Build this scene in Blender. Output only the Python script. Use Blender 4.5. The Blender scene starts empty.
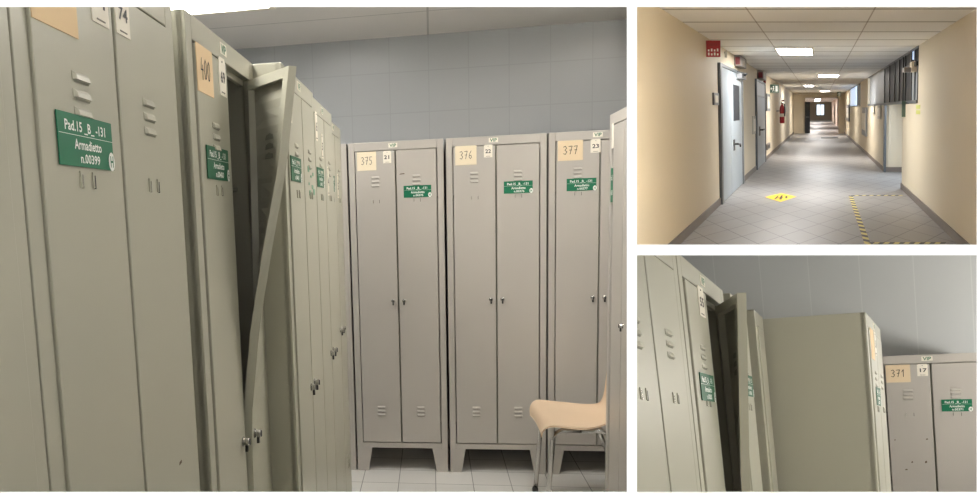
import bpy, math, random
from mathutils import Vector, Matrix
random.seed(4)
S = bpy.context.scene
COL = S.collection
F = 760.67                                  # focal length in pixels (28 mm on 36 mm over 978 px)
EYE = 1.44
CAM = Vector((0, 0, EYE))

# ---------------------------------------------------------------- camera, world, exposure
cd = bpy.data.cameras.new('camera'); cam = bpy.data.objects.new('camera', cd); COL.objects.link(cam)
cd.lens = 28.0; cd.sensor_width = 36.0; cd.sensor_fit = 'HORIZONTAL'; cd.clip_start = 0.02; cd.clip_end = 400
cam.location = CAM; cam.rotation_euler = (math.pi/2, 0, 0)
S.camera = cam
W = bpy.data.worlds.new('world'); S.world = W; W.use_nodes = True
W.node_tree.nodes['Background'].inputs[0].default_value = (1, 0.985, 0.96, 1)
W.node_tree.nodes['Background'].inputs[1].default_value = 1.25
S.view_settings.view_transform = 'Standard'; S.view_settings.look = 'None'
S.cycles.diffuse_bounces = 8; S.cycles.max_bounces = 14
S.view_settings.exposure = 0.0; S.view_settings.gamma = 1.0; S.view_settings.use_curve_mapping = False

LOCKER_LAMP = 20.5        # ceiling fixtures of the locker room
SIDE_FILL = 19.0          # added, unseen wall lights of the second locker aisle
HALL_LAMP = 48.0         # fixtures of the corridor

# ---------------------------------------------------------------- perspective frames
def ray(u, v): return Vector(((u-489)/F, 1.0, (246.5-v)/F))

def solve3(a, b, c, r):
    return Matrix(((a.x, b.x, c.x), (a.y, b.y, c.y), (a.z, b.z, c.z))).inverted() @ r

class Room:
    """axes of one room: B to the right, H straight ahead, U up; origin on its floor below the eye"""
    def __init__(s, vh, vb, vu, eye=EYE):
        s.H = ray(*vh).normalized(); s.B = (-ray(*vb)).normalized(); s.U = (-ray(*vu)).normalized()
        s.O = CAM - eye*s.U
    def P(s, b, h, z): return s.O + b*s.B + h*s.H + z*s.U
    def atz(s, u, v, z):
        x = solve3(s.B, s.H, -ray(u, v), CAM - s.O - z*s.U); return x[0], x[1]
    def atb(s, u, v, b):
        x = solve3(s.U, s.H, -ray(u, v), CAM - s.O - b*s.B); return x[1], x[0]
    def ath(s, u, v, h):
        x = solve3(s.B, s.U, -ray(u, v), CAM - s.O - h*s.H); return x[0], x[1]

R1 = Room((431, 209), (-4000, 375), (530, 5900))
R3 = Room((880, 424), (-900, 430), (1200, 5100))
RC = Room((819, 109), (-60000, 109), (819, 6000), 1.53)
# parts that stand in a dividing wall or slab end at its face
CLIP = []
def side_of(u, keep_right): n = Vector((1, -(u-489)/F, 0)); return (CAM, n if keep_right else -n)
def below(v): return (CAM, Vector((0, (246.5-v)/F, -1)))
def clip_mesh(me, base):
    if not CLIP: return
    import bmesh
    bm = bmesh.new(); bm.from_mesh(me)
    for co, no in CLIP:
        if all((v.co+base-co).dot(no) >= 0 for v in bm.verts): continue
        res = bmesh.ops.bisect_plane(bm, geom=bm.verts[:]+bm.edges[:]+bm.faces[:], dist=1e-6, plane_co=co-base, plane_no=no, clear_inner=True)
        ed = [e for e in res['geom_cut'] if isinstance(e, bmesh.types.BMEdge)]
        if ed: bmesh.ops.edgenet_fill(bm, edges=ed)
    bm.to_mesh(me); bm.free()

# ---------------------------------------------------------------- materials
def lin(c):
    c = c/255.0
    return c/12.92 if c <= 0.04045 else ((c+0.055)/1.055)**2.4
def rgb(r, g, b): return (lin(r), lin(g), lin(b), 1)

def mat(name, col, rough=0.5, metal=0.0, noise=0.0, scale=6.0, spec=0.5, bump=0.0, coat=0.0):
    m = bpy.data.materials.new(name); m.use_nodes = True
    nt = m.node_tree; p = nt.nodes['Principled BSDF']
    p.inputs['Base Color'].default_value = col; p.inputs['Roughness'].default_value = rough
    p.inputs['Metallic'].default_value = metal; p.inputs['Specular IOR Level'].default_value = spec
    p.inputs['Coat Weight'].default_value = coat
    tc = nt.nodes.new('ShaderNodeTexCoord'); nz = nt.nodes.new('ShaderNodeTexNoise')
    nz.inputs['Scale'].default_value = scale; nz.inputs['Detail'].default_value = 4
    nt.links.new(tc.outputs['Object'], nz.inputs['Vector'])
    if noise:
        mx = nt.nodes.new('ShaderNodeMix'); mx.data_type = 'RGBA'
        mx.inputs[6].default_value = tuple(min(1, c*(1+noise)) for c in col[:3])+(1,)
        mx.inputs[7].default_value = tuple(c*(1-noise) for c in col[:3])+(1,)
        nt.links.new(nz.outputs[0], mx.inputs[0]); nt.links.new(mx.outputs[2], p.inputs['Base Color'])
    if bump:
        bp = nt.nodes.new('ShaderNodeBump'); bp.inputs['Strength'].default_value = bump; bp.inputs['Distance'].default_value = 0.004
        nt.links.new(nz.outputs[0], bp.inputs['Height']); nt.links.new(bp.outputs[0], p.inputs['Normal'])
    return m

def tile_mat(name, col, grout, w, h, gap, rough=0.4, rot=0.0, off=(0, 0), noise=0.04, spec=0.5, sc=(1, 1), cross=None):
    """square tiling on the UV map, UVs in metres"""
    m = mat(name, col, rough, spec=spec); nt = m.node_tree; p = nt.nodes['Principled BSDF']
    uv = nt.nodes.new('ShaderNodeUVMap'); mp = nt.nodes.new('ShaderNodeMapping')
    mp.inputs['Location'].default_value = (off[0], off[1], 0); mp.inputs['Rotation'].default_value = (0, 0, rot); mp.inputs['Scale'].default_value = (sc[0], sc[1], 1)
    br = nt.nodes.new('ShaderNodeTexBrick'); br.offset = 0; br.squash = 1
    br.inputs['Scale'].default_value = 1; br.inputs['Brick Width'].default_value = w; br.inputs['Row Height'].default_value = h
    br.inputs['Mortar Size'].default_value = gap; br.inputs['Mortar Smooth'].default_value = 0.2; br.inputs['Bias'].default_value = 0
    br.inputs['Color1'].default_value = tuple(min(1, c*(1+noise)) for c in col[:3])+(1,)
    br.inputs['Color2'].default_value = tuple(c*(1-noise) for c in col[:3])+(1,)
    br.inputs['Mortar'].default_value = grout
    nt.links.new(uv.outputs[0], mp.inputs[0]); nt.links.new(mp.outputs[0], br.inputs['Vector'])
    nt.links.new(br.outputs['Color'], p.inputs['Base Color'])
    if cross:               # extra grid runners across the width
        b2 = nt.nodes.new('ShaderNodeTexBrick'); b2.offset = 0; mp2 = nt.nodes.new('ShaderNodeMapping'); mp2.inputs['Location'].default_value = (50, cross[2], 0)
        for k, v in (('Scale', 1), ('Brick Width', 200), ('Row Height', cross[0]), ('Mortar Size', cross[1]), ('Mortar Smooth', .1), ('Color1', (1,1,1,1)), ('Color2', (1,1,1,1)), ('Mortar', cross[3])): b2.inputs[k].default_value = v
        mx = nt.nodes.new('ShaderNodeMix'); mx.data_type = 'RGBA'; mx.blend_type = 'MULTIPLY'; mx.inputs[0].default_value = 1
        nt.links.new(uv.outputs[0], mp2.inputs[0]); nt.links.new(mp2.outputs[0], b2.inputs['Vector'])
        nt.links.new(br.outputs['Color'], mx.inputs[6]); nt.links.new(b2.outputs['Color'], mx.inputs[7]); nt.links.new(mx.outputs[2], p.inputs['Base Color'])
    return m

def glow(name, col, k):
    m = bpy.data.materials.new(name); m.use_nodes = True
    p = m.node_tree.nodes['Principled BSDF']
    p.inputs['Base Color'].default_value = col; p.inputs['Emission Color'].default_value = col
    p.inputs['Emission Strength'].default_value = k
    return m

M = dict(
    paint=mat('locker_paint', rgb(182, 177, 170), 0.33, noise=0.035, scale=3, bump=0.015),
    paint_b=mat('locker_paint_green', rgb(176, 174, 158), 0.33, noise=0.035, scale=3, bump=0.015),
    inner=mat('locker_inside', rgb(140, 140, 126), 0.5),
    white=mat('border_white', (0.92, 0.92, 0.92, 1), 0.8, spec=0.1),
    shell=mat('plaster', (0.5, 0.49, 0.47, 1), 0.9, noise=0.03),
    chrome=mat('chrome', (0.55, 0.54, 0.52, 1), 0.25, metal=1),
    dark=mat('dark_metal', (0.03, 0.03, 0.03, 1), 0.4),
    tan=mat('tan_card', rgb(228, 200, 158), 0.75, noise=0.04, scale=20),
    cream=mat('cream_card', rgb(230, 217, 190), 0.75, noise=0.03, scale=20),
    sand=mat('sand_card', rgb(226, 205, 172), 0.75, noise=0.03, scale=20),
    tag=mat('white_tag', rgb(236, 230, 216), 0.7),
    ink=mat('ink', (0.03, 0.028, 0.03, 1), 0.6),
    pencil=mat('pencil', (0.14, 0.12, 0.10, 1), 0.6),
    green=mat('green_sign', rgb(10, 112, 78), 0.45),
    green_d=mat('green_sign_dull', rgb(22, 94, 62), 0.5),
    green_f=mat('green_residue', rgb(132, 176, 150), 0.6, noise=0.2, scale=60),
    lettering=mat('white_lettering', (0.9, 0.92, 0.88, 1), 0.5),
    beige=mat('beige_plastic', rgb(222, 197, 168), 0.42, noise=0.03, scale=8),
    exit_g=mat('exit_green', rgb(40, 78, 60), 0.5), grey_g=mat('grey_green', rgb(86, 106, 92), 0.5),
    red=mat('red_paint', rgb(168, 34, 44), 0.4), red_d=mat('dark_red', rgb(120, 44, 48), 0.5),
    rust=mat('scuff', (0.12, 0.08, 0.05, 1), 0.7),
    cloth=mat('mauve_cloth', rgb(150, 110, 108), 0.9), wire=mat('pale_plastic', rgb(214, 205, 180), 0.5),
    door=mat('grey_door', rgb(160, 171, 179), 0.35, noise=0.02), door_fr=mat('door_frame', rgb(92, 98, 102), 0.4),
    cream_wall=mat('cream_wall', rgb(222, 209, 184), 0.62, noise=0.025, scale=1.5, bump=0.12),
    skirting=mat('skirting', rgb(122, 112, 104), 0.5, noise=0.04),
    alu=mat('aluminium', rgb(120, 122, 124), 0.4, metal=0.3), blind=mat('window_blind', rgb(66, 64, 68), 0.6),
    pane=mat('window_pane', rgb(160, 164, 168), 0.45), pane_d=mat('dark_glass', rgb(34, 38, 44), 0.5),
    pale_y=mat('pale_yellow_sticker', rgb(206, 208, 110), 0.5), tape_y=mat('tape_yellow', rgb(214, 200, 112), 0.5),
    yellow=mat('yellow_sticker', rgb(244, 200, 40), 0.5), black=mat('black_marking', (0.02, 0.02, 0.02, 1), 0.5),
    boxg=mat('grey_housing', rgb(150, 142, 136), 0.5), hall2=mat('far_wall', rgb(214, 196, 180), 0.7, noise=0.06, scale=2),
    frame_w=mat('notice_frame', rgb(176, 170, 156), 0.5), paper=mat('notice_paper', rgb(226, 220, 205), 0.7),
    floor1=tile_mat('white_floor_tile', rgb(216, 214, 210), rgb(120, 118, 114), 0.2, 0.2, 0.0022, 0.3),
    wall1=tile_mat('grey_wall_tile', rgb(164, 167, 169), rgb(156, 159, 161), 0.234, 0.234, 0.003, 0.3, off=(0.0, 0.1), noise=0.012),
    wall3=tile_mat('grey_wall_tile_side', rgb(182, 185, 185), rgb(192, 195, 194), 0.264, 9, 0.003, 0.3, off=(0.05, 2), noise=0.012),
    ceil1=tile_mat('ceiling_board', rgb(226, 223, 220), rgb(186, 184, 182), 30, 0.62, 0.006, 0.6, off=(0, 0.36), noise=0.004),
    floorc=tile_mat('hall_floor_tile', rgb(144, 141, 139), rgb(92, 92, 88), 0.33, 0.33, 0.006, 0.46, rot=math.radians(45), noise=0.03, sc=(1, .42)),
    ceilc=tile_mat('hall_ceiling_tile', rgb(246, 244, 240), rgb(196, 188, 180), 1.3, 300, 0.009, 0.8, off=(0.735, 50), noise=0.005, cross=(1.27, .05, .13, (.50, .47, .44, 1))),
)
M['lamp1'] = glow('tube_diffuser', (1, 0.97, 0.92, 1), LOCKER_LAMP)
M['lamp4'] = glow('fill_diffuser_far', (1, 0.96, 0.90, 1), SIDE_FILL*1.25)
M['lamp3'] = glow('fill_diffuser_side', (1, 0.96, 0.90, 1), SIDE_FILL)
M['lampc'] = glow('panel_diffuser', (1, 0.98, 0.96, 1), HALL_LAMP)
M['lampn'] = glow('fill_pendant_diffuser', (1, 0.98, 0.96, 1), HALL_LAMP*.62)  # only for the added corridor pendant
M['sky_pane'] = glow('daylit_pane', (0.55, 0.70, .95, 1), 0.7)
M['far_light'] = glow('far_daylight', (0.8, 0.9, 1, 1), 1.3)
MI = list(M.keys())

# ---------------------------------------------------------------- mesh building
class Frame:
    """local metres -> world along three axes"""
    def __init__(s, o, ex, ey, ez): s.o, s.ex, s.ey, s.ez = o, ex, ey, ez
    def __call__(s, x, y, z): return s.o + x*s.ex + y*s.ey + z*s.ez
    def vec(s, x, y, z): return x*s.ex + y*s.ey + z*s.ez
    def shift(s, x, y, z): return Frame(s(x, y, z), s.ex, s.ey, s.ez)

class MB:
    def __init__(s): s.v = []; s.f = []; s.m = []; s.uv = None
    def add(s, vs, fs, m):
        k = len(s.v); s.v += [tuple(p) for p in vs]
        for f in fs: s.f.append([i+k for i in f]); s.m.append(m)
        return s
    def box(s, x0, x1, y0, y1, z0, z1, m):
        vs = [(x0,y0,z0),(x1,y0,z0),(x1,y1,z0),(x0,y1,z0),(x0,y0,z1),(x1,y0,z1),(x1,y1,z1),(x0,y1,z1)]
        return s.add(vs, [(3,2,1,0),(4,5,6,7),(0,1,5,4),(1,2,6,5),(2,3,7,6),(3,0,4,7)], m)
    def prism(s, poly, y0, y1, m):
        """poly in x,z extruded from y0 to y1"""
        n = len(poly)
        vs = [(x, y0, z) for x, z in poly] + [(x, y1, z) for x, z in poly]
        fs = [tuple(range(n)), tuple(range(2*n-1, n-1, -1))] + [((i+1) % n, i, i+n, (i+1) % n+n) for i in range(n)]
        return s.add(vs, fs, m)
    def lathe(s, c, prof, m, axis='y', n=14):
        """prof: (radius, position) pairs along the axis"""
        vs = []; fs = []
        for r, t in prof:
            for k in range(n):
                a = 2*math.pi*k/n; p, q = r*math.cos(a), r*math.sin(a)
                vs.append({'y': (c[0]+p, c[1]+t, c[2]+q), 'z': (c[0]+p, c[1]+q, c[2]+t), 'x': (c[0]+t, c[1]+p, c[2]+q)}[axis])
        for i in range(len(prof)-1):
            for k in range(n):
                a, b = i*n+k, i*n+(k+1) % n
                fs.append((a, b, b+n, a+n))
        fs.append(tuple(range(n-1, -1, -1))); fs.append(tuple(range((len(prof)-1)*n, len(prof)*n)))
        return s.add(vs, fs, m)
    def tube(s, pts, r, m, n=10):
        pts = [Vector(p) for p in pts]; vs = []; fs = []
        for i, p in enumerate(pts):
            d = (pts[min(i+1, len(pts)-1)] - pts[max(i-1, 0)]).normalized()
            a = d.cross(Vector((0.13, 0.2, 0.97))).normalized() if abs(d.z) < 0.95 else d.cross(Vector((1, 0.1, 0))).normalized()
            b = d.cross(a)
            for k in range(n):
                t = 2*math.pi*k/n; vs.append(p + r*math.cos(t)*a + r*math.sin(t)*b)
        for i in range(len(pts)-1):
            for k in range(n):
                a, b = i*n+k, i*n+(k+1) % n; fs.append((a, b, b+n, a+n))
        fs.append(tuple(range(n-1, -1, -1))); fs.append(tuple(range((len(pts)-1)*n, len(pts)*n)))
        return s.add(vs, fs, m)
    def build(s, name, fr, parent=None, origin=None, bevel=0, smooth=False, warp=None, uv=None):
        o = parent.location if (parent is not None and origin is None) else (origin if origin is not None else fr.o)
        base = Vector(parent['_o']) if parent is not None else Vector(o)
        pts = []
        for p in s.v:
            if warp: p = warp(*p)
            pts.append(fr(*p) - base)
        me = bpy.data.meshes.new(name); me.from_pydata(pts, [], s.f)
        used = []
        for k in s.m:
            if k not in used: used.append(k)
        for k in used: me.materials.append(M[k])
        for poly, k in zip(me.polygons, s.m):
            poly.material_index = used.index(k); poly.use_smooth = smooth
        if uv:
            l = me.uv_layers.new(name='UVMap')
            for poly in me.polygons:
                for li in poly.loop_indices:
                    p = s.v[me.loops[li].vertex_index]; l.data[li].uv = uv(*p)
        clip_mesh(me, base); me.update()
        if not me.vertices: return bpy.data.objects.new(name, None) if False else None
        ob = bpy.data.objects.new(name, me); COL.objects.link(ob)
        ob['_o'] = list(base)
        if parent is not None: ob.parent = parent
        else: ob.location = base
        if bevel:
            b = ob.modifiers.new('bevel', 'BEVEL'); b.width = bevel; b.segments = 2; b.limit_method = 'ANGLE'; b.angle_limit = math.radians(50)
        return ob

def empty(name, loc, label, cat, group=None):
    o = bpy.data.objects.new(name, None); COL.objects.link(o); o.location = loc; o.empty_display_size = 0.1
    o['_o'] = list(loc); tag(o, label, cat, group); return o
def tag(o, label=None, cat=None, group=None, kind=None):
    if label: o['label'] = label
    if cat: o['category'] = cat
    if group: o['group'] = group
    if kind: o['kind'] = kind
    return o

# lettering ------------------------------------------------------------
_tc = {}
def glyphs(txt):
    if txt not in _tc:
        c = bpy.data.curves.new('t', 'FONT'); c.body = txt; c.align_x = 'CENTER'; c.size = 1; c.resolution_u = 2; c.offset = 0.02
        o = bpy.data.objects.new('t', c); COL.objects.link(o)
        bpy.context.view_layer.update()
        me = bpy.data.meshes.new_from_object(o.evaluated_get(bpy.context.evaluated_depsgraph_get()))
        _tc[txt] = ([tuple(v.co) for v in me.vertices], [tuple(p.vertices) for p in me.polygons])
        bpy.data.objects.remove(o); bpy.data.curves.remove(c); bpy.data.meshes.remove(me)
    return _tc[txt]
def write(mb, txt, cx, z, size, y, m, sx=1.0, width=None):
    """text centred at cx with its foot at z on the plane y"""
    vs, fs = glyphs(txt)
    if width:
        w = max(v[0] for v in vs) - min(v[0] for v in vs); sx = width/(w*size)
    mb.add([(cx + v[0]*size*sx, y, z + v[1]*size) for v in vs], fs, m)
STROKES = {
    '0': [[(.5,1),(.2,.8),(.12,.4),(.35,0),(.65,.05),(.85,.45),(.75,.85),(.5,1)]],
    '1': [[(.2,.7),(.55,1),(.5,0)]], '2': [[(.15,.8),(.5,1),(.8,.75),(.15,0),(.85,.05)]],
    '3': [[(.1,.9),(.5,1),(.8,.75),(.4,.52),(.85,.3),(.5,0),(.1,.08)]],
    '4': [[(.35,1),(.1,.4),(.85,.42)],[(.65,.65),(.6,-.1)]], '5': [[(.85,1),(.3,1),(.2,.58),(.65,.55),(.8,.25),(.5,0),(.1,.08)]],
    '6': [[(.7,1),(.25,.6),(.15,.2),(.5,0),(.8,.2),(.65,.45),(.2,.35)]],
    '7': [[(.1,.95),(.85,1),(.4,0)],[(.25,.5),(.75,.52)]],
}
def handwrite(mb, txt, x, z, w, h, y, m, t=0.0022):
    for i, ch in enumerate(txt):
        for st in STROKES[ch]:
            pts = [(x+(i+.05+p[0]*.85)*w, z+p[1]*h) for p in st]
            for (ax, az), (bx, bz) in zip(pts, pts[1:]):
                d = math.hypot(bx-ax, bz-az) or 1; nx, nz = -(bz-az)/d*t/2, (bx-ax)/d*t/2
                ex, ez = (bx-ax)/d*t*.4, (bz-az)/d*t*.4
                mb.add([(ax-ex+nx, y, az-ez+nz), (bx+ex+nx, y, bz+ez+nz), (bx+ex-nx, y, bz+ez-nz), (ax-ex-nx, y, az-ez-nz)], [(0,1,2,3)], m)

# ---------------------------------------------------------------- locker
H_L = 1.8
def sign_mesh(x, z, num, w=0.148, h=0.062, m='green', y=-0.0065, cut=False):
    mb = MB(); mb.box(x, x+w, y, y+0.0015, z-h, z, m)
    yy = y-0.0006
    write(mb, 'Pad.15 _B_ -131', x+w*.49, z-h*.32, h*.27, yy, 'lettering', width=w*.74)
    mb.add([(x+.001, yy, z-h*.395), (x+w-.001, yy, z-h*.395), (x+w-.001, yy, z-h*.405), (x+.001, yy, z-h*.405)], [(0,1,2,3)], 'lettering')
    write(mb, 'Armadietto', x+w*.51, z-h*.66, h*.27, yy, 'lettering', width=w*.5)
    write(mb, num, x+w*.53, z-h*.92, h*.25, yy, 'lettering', width=w*.36)
    # round white emblem with the green figure in it
    cx, cz, r = x+w*.95, z-h*.82, h*.2; n = 18
    mb.add([(cx+r*math.cos(6.2832*k/n)*.75, yy-.0002, cz+r*math.sin(6.2832*k/n)) for k in range(n)], [tuple(range(n))], 'lettering')
    yy -= .0006
    for dx in (-.36, .2): mb.add([(cx+dx*r, yy, cz-r*.6), (cx+(dx+.16)*r, yy, cz-r*.6), (cx+(dx+.16)*r, yy, cz+r*.6), (cx+dx*r, yy, cz+r*.6)], [(0,1,2,3)], m)
    mb.add([(cx-.3*r, yy, cz-r*.1), (cx+.3*r, yy, cz-r*.1), (cx+.3*r, yy, cz+r*.1), (cx-.3*r, yy, cz+r*.1)], [(0,1,2,3)], m)
    return mb

def louvre(mb, x, z, w, m, y=-0.004, out=0.005, h=0.012):
    n = 5; vs = []
    for i, t in enumerate([0, .12, .88, 1]):
        k = 1 if 0 < i < 3 else .25
        vs += [(x+t*w, y, z), (x+t*w, y-out*k*.75, z-h*.35), (x+t*w, y-out*k, z-h*.85), (x+t*w, y-out*k*.5, z-h*.9), (x+t*w, y, z-h)]
    fs = []
    for i in range(3):
        for j in range(n-1): a = i*n+j; fs.append((a, a+1, a+1+n, a+n))
    fs += [(4,3,2,1,0), (15,16,17,18,19)]
    mb.add(vs, fs, m)
    mb.add([(x+w*.08, y-out*.42, z-h*.93), (x+w*.92, y-out*.42, z-h*.93), (x+w*.92, y-.0008, z-h*1.12), (x+w*.08, y-.0008, z-h*1.12)], [(0,1,2,3)], 'inner')

def knob_mesh(x, z, key=False, y=-0.004):
    mb = MB()
    mb.lathe((x, y, z), [(.011, 0), (.011, -.002), (.007, -.004), (.007, -.009), (.009, -.010), (.009, -.014), (.007, -.016)], 'chrome')
    mb.box(x-.003, x+.003, y-.0175, y-.0158, z-.007, z+.007, 'dark')
    mb.box(x-.004, x+.004, y-.012, y-.006, z-.022, z-.008, 'dark')       # hasp tongue below the cam lock
    return mb

def locker(fr, label, group, w=0.505, depth=0.5, doors=None, pm='paint', sticker=True, warp=None, lean=None, origin=None, legs=True, mid=True, interior=True):
    """doors: list of dicts x0,x1,hinge('l'/'r'), angle (function of height, radians), items"""
    root = empty('metal_locker', fr(0, 0, 0) if origin is None else origin, label, 'locker', group)
    D = depth; fw = 0.033; t = 0.01
    mb = MB()
    mb.box(0, t, .004, D, .133, H_L, pm); mb.box(w-t, w, .004, D, .133, H_L, pm)
    mb.box(t, w-t, D-t, D, .133, H_L, pm); mb.box(t, w-t, .018, D-t, H_L-t, H_L, pm); mb.box(t, w-t, .018, D-t, .133, .143, pm)
    mb.box(0, fw, 0, .018, .133, H_L, pm); mb.box(w-fw, w, 0, .018, .133, H_L, pm)
    mb.box(fw, w-fw, 0, .018, H_L-.044, H_L, pm); mb.box(fw, w-fw, 0, .018, .133, .163, pm)
    mb.box(fw, w-fw, .018, .03, H_L-.056, H_L-.01, pm)
    if mid and len(doors) > 1:
        xm = (doors[0]['x1']+doors[1]['x0'])/2
        mb.box(xm-.012, xm+.012, .017, .035, .143, H_L-.02, 'inner')
        if interior: mb.box(xm-.004, xm+.004, .035, D-t, .143, H_L-.02, 'inner')
    if interior: mb.box(t, w-t, .05, D-t, 1.50, 1.508, 'inner')
    mb.build('body', fr, root, bevel=.0015, warp=warp)
    if legs:
        for sx in (0, 1):
            for y0 in (0.001, D-.004):
                g = MB(); q = (lambda x: w-x) if sx else (lambda x: x)
                poly = [(q(0.001), 0), (q(.062), 0), (q(.085), .133), (q(0.001), .133)]
                if not sx: pass
                else: poly = poly[::-1]
                g.prism(poly, y0, y0+.003, pm)
                yb = (0.004, .06) if y0 < .1 else (D-.06, D-.004)
                g.box(min(q(.001), q(.004)), max(q(.001), q(.004)), yb[0], yb[1], 0, .133, pm)
                g.build('leg', fr, root, warp=warp)
    if sticker:
        g = MB(); xm = w/2-.012
        g.box(xm-.024, xm+.024, -.0012, 0, H_L-.032, H_L-.009, 'tag')
        write(g, 'VIP', xm, H_L-.029, .024, -.0018, 'green', width=.036)
        g.build('sticker', fr, root, warp=warp)
    for d in doors:
        a0, a1 = d['x0'], d['x1']; z0, z1 = .168, H_L-.049
        ang = d.get('angle'); hx = a1 if d.get('hinge', 'l') == 'r' else a0
        sgn = 1 if d.get('hinge', 'l') == 'r' else -1
        def bend(x, y, z, ang=ang, hx=hx, sgn=sgn):
            if ang:
                a = ang(z)*sgn; dx, dy = x-hx, y-.004
                x, y = hx + dx*math.cos(a) - dy*math.sin(a), .004 + dx*math.sin(a) + dy*math.cos(a)
            if warp: x, y, z = warp(x, y, z)
            return x, y, z
        g = MB()
        if ang:
            N = 28; zs = [z0+(z1-z0)*i/N for i in range(N+1)]
            for za, zb in zip(zs, zs[1:]):
                g.box(a0, a1, -.004, -.001, za, zb, pm)
                g.box(a0, a0+.022, -.001, .016, za, zb, pm); g.box(a1-.022, a1, -.001, .016, za, zb, pm)
            xs = [a0+(a1-a0)*i/6 for i in range(7)]
            for xa, xb in zip(xs, xs[1:]): g.box(xa, xb, -.001, .016, z0, z0+.022, pm); g.box(xa, xb, -.001, .016, z1-.022, z1, pm)
            # interior faces of stacked cells removed so the sheet is one skin
            keep = []
            from collections import Counter
            key = lambda f: tuple(sorted((round(g.v[i][0], 5), round(g.v[i][1], 5), round(g.v[i][2], 5)) for i in f))
            cnt = Counter(key(f) for f in g.f)
            keep = [(f, m) for f, m in zip(g.f, g.m) if cnt[key(f)] == 1]
            g.f = [k[0] for k in keep]; g.m = [k[1] for k in keep]
        else:
            g.box(a0, a1, -.004, .014, z0, z1, pm)
        dr = g.build('door', fr, root, bevel=0 if ang else .002, warp=bend)
        if dr is None: continue
        if d.get('label'): dr['label'] = d['label']
        xc = (a0+a1)/2
        if d.get('vent', True):
            for zt in (1.622, .372):
                g = MB()
                for k in range(3): louvre(g, xc-.023, zt-.0212*k, .046, pm)
                if ang:
                    for k in range(3):
                        z_ = zt-.0212*k; g.prism([(xc-.024, z_-.013), (xc+.024, z_-.013), (xc+.02, z_-.003), (xc, z_+.001), (xc-.02, z_-.003)], -.0005, .0007, 'inner')
                g.build('vent', fr, dr, warp=bend)
        if d.get('slots', True):
            for dx in (-.017, .017):
                g = MB(); xs_ = d.get('slot_x', xc)+dx
                g.box(xs_-.003, xs_+.002, -.006, -.004, 1.482, 1.502, pm); g.box(xs_+.001, xs_+.003, -.0065, -.0045, 1.481, 1.498, 'dark' if dx > 0 else 'chrome')
                g.build('card_clip', fr, dr, warp=bend)
        if d.get('knob', True):
            kx = (a1-.026) if d.get('hinge', 'l') == 'l' else (a0+.026)
            knob_mesh(kx, .955).build('cam_lock', fr, dr, warp=bend, smooth=False)
        for it in d.get('items', []):
            k = it[0]
            if k == 'card':        # x, ztop, w, h, text, material
                _, x, z, cw, ch, txt, m = it[:7]
                g = MB(); g.box(x, x+cw, -.0055, -.004, z-ch, z, m)
                if txt: handwrite(g, txt, x+cw*.2, z-ch*.68, cw*.62/len(txt), ch*.40, -.0061, it[7] if len(it) > 7 else 'pencil', .0030)
                g.build('number_card', fr, dr, warp=bend)
            elif k == 'tag':
                _, x, z, cw, ch, txt = it
                g = MB(); g.prism([(x, z-ch), (x+cw, z-ch), (x+cw, z-.006), (x+cw-.005, z), (x+.005, z), (x, z-.006)], -.0055, -.004, 'tag')
                write(g, txt, x+cw/2, z-ch*.66, ch*.42, -.0061, 'ink', width=cw*.66)
                g.box(x+cw*.25, x+cw*.75, -.0061, -.0055, z-ch*.93, z-ch*.90, 'pencil')
                g.lathe((x+cw/2, -.0055, z-.008), [(.0018, 0), (.0018, -.0008)], 'dark', n=8)
                g.build('number_tag', fr, dr, warp=bend)
            elif k == 'sign':
                sign_mesh(it[1], it[2], it[3], m=it[4] if len(it) > 4 else 'green', w=it[5] if len(it) > 5 else .148).build('name_sign', fr, dr, warp=bend)
            elif k == 'residue':
                g = MB()
                random.seed(int(it[1]*1000))
                for i in range(9):
                    x = it[1]+random.random()*.12; z = it[2]-random.random()*.09; ww = .01+random.random()*.03; hh = .006+random.random()*.014
                    g.box(x, x+ww, -.005, -.004, z-hh, z, 'green_f')
                g.build('sticker_residue', fr, dr, warp=bend)
            elif k == 'scuff':
                for (x, z, ww, hh) in it[1]:
                    g = MB(); g.prism([(x, z), (x+ww, z+hh*.2), (x+ww*.9, z+hh), (x+ww*.2, z+hh*.8)], -.0046, -.0041, 'rust')
                    g.build('scratch', fr, dr, warp=bend)
    return root

def two(w=0.505, lx=None, **k):
    c = w/2
    return [dict(x0=.038, x1=c-.004, hinge='l', **k), dict(x0=c+.004, x1=w-.038, hinge='r', **k)]

# ================================================================ STRUCTURE
def quad(name, pts, m, kind='structure', uvs=None, thick=None):
    """planar piece from world points, given its thickness along thick"""
    me = bpy.data.meshes.new(name); n = len(pts)
    c = sum(pts, Vector())/n
    vs = [p-c for p in pts]
    fs = [tuple(range(n))]
    if thick is not None:
        vs += [p-c+thick for p in pts]
        fs.append(tuple(range(2*n-1, n-1, -1)))
        for i in range(n): fs.append(((i+1) % n, i, i+n, (i+1) % n+n))
    me.from_pydata(vs, [], fs); me.materials.append(M[m])
    if uvs:
        l = me.uv_layers.new(name='UVMap')
        uu = list(uvs)+list(uvs)
        for poly in me.polygons:
            for li in poly.loop_indices: l.data[li].uv = uu[me.loops[li].vertex_index]
    clip_mesh(me, c)
    o = bpy.data.objects.new(name, me); COL.objects.link(o); o.location = c; tag(o, kind=kind)
    return o
def rquad(R, name, coords, m, thick=None):
    """coords: (b,h,z) corners; uv picks the two axes that vary"""
    sp = [max(c[i] for c in coords)-min(c[i] for c in coords) for i in range(3)]
    k = sp.index(min(sp)); ax = [i for i in range(3) if i != k]
    T = None
    if thick: T = {'b': R.B, 'h': R.H, 'z': R.U}[thick[0]]*thick[1]
    return quad(name, [R.P(*c) for c in coords], m, uvs=[(c[ax[0]], c[ax[1]]) for c in coords], thick=T)

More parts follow.
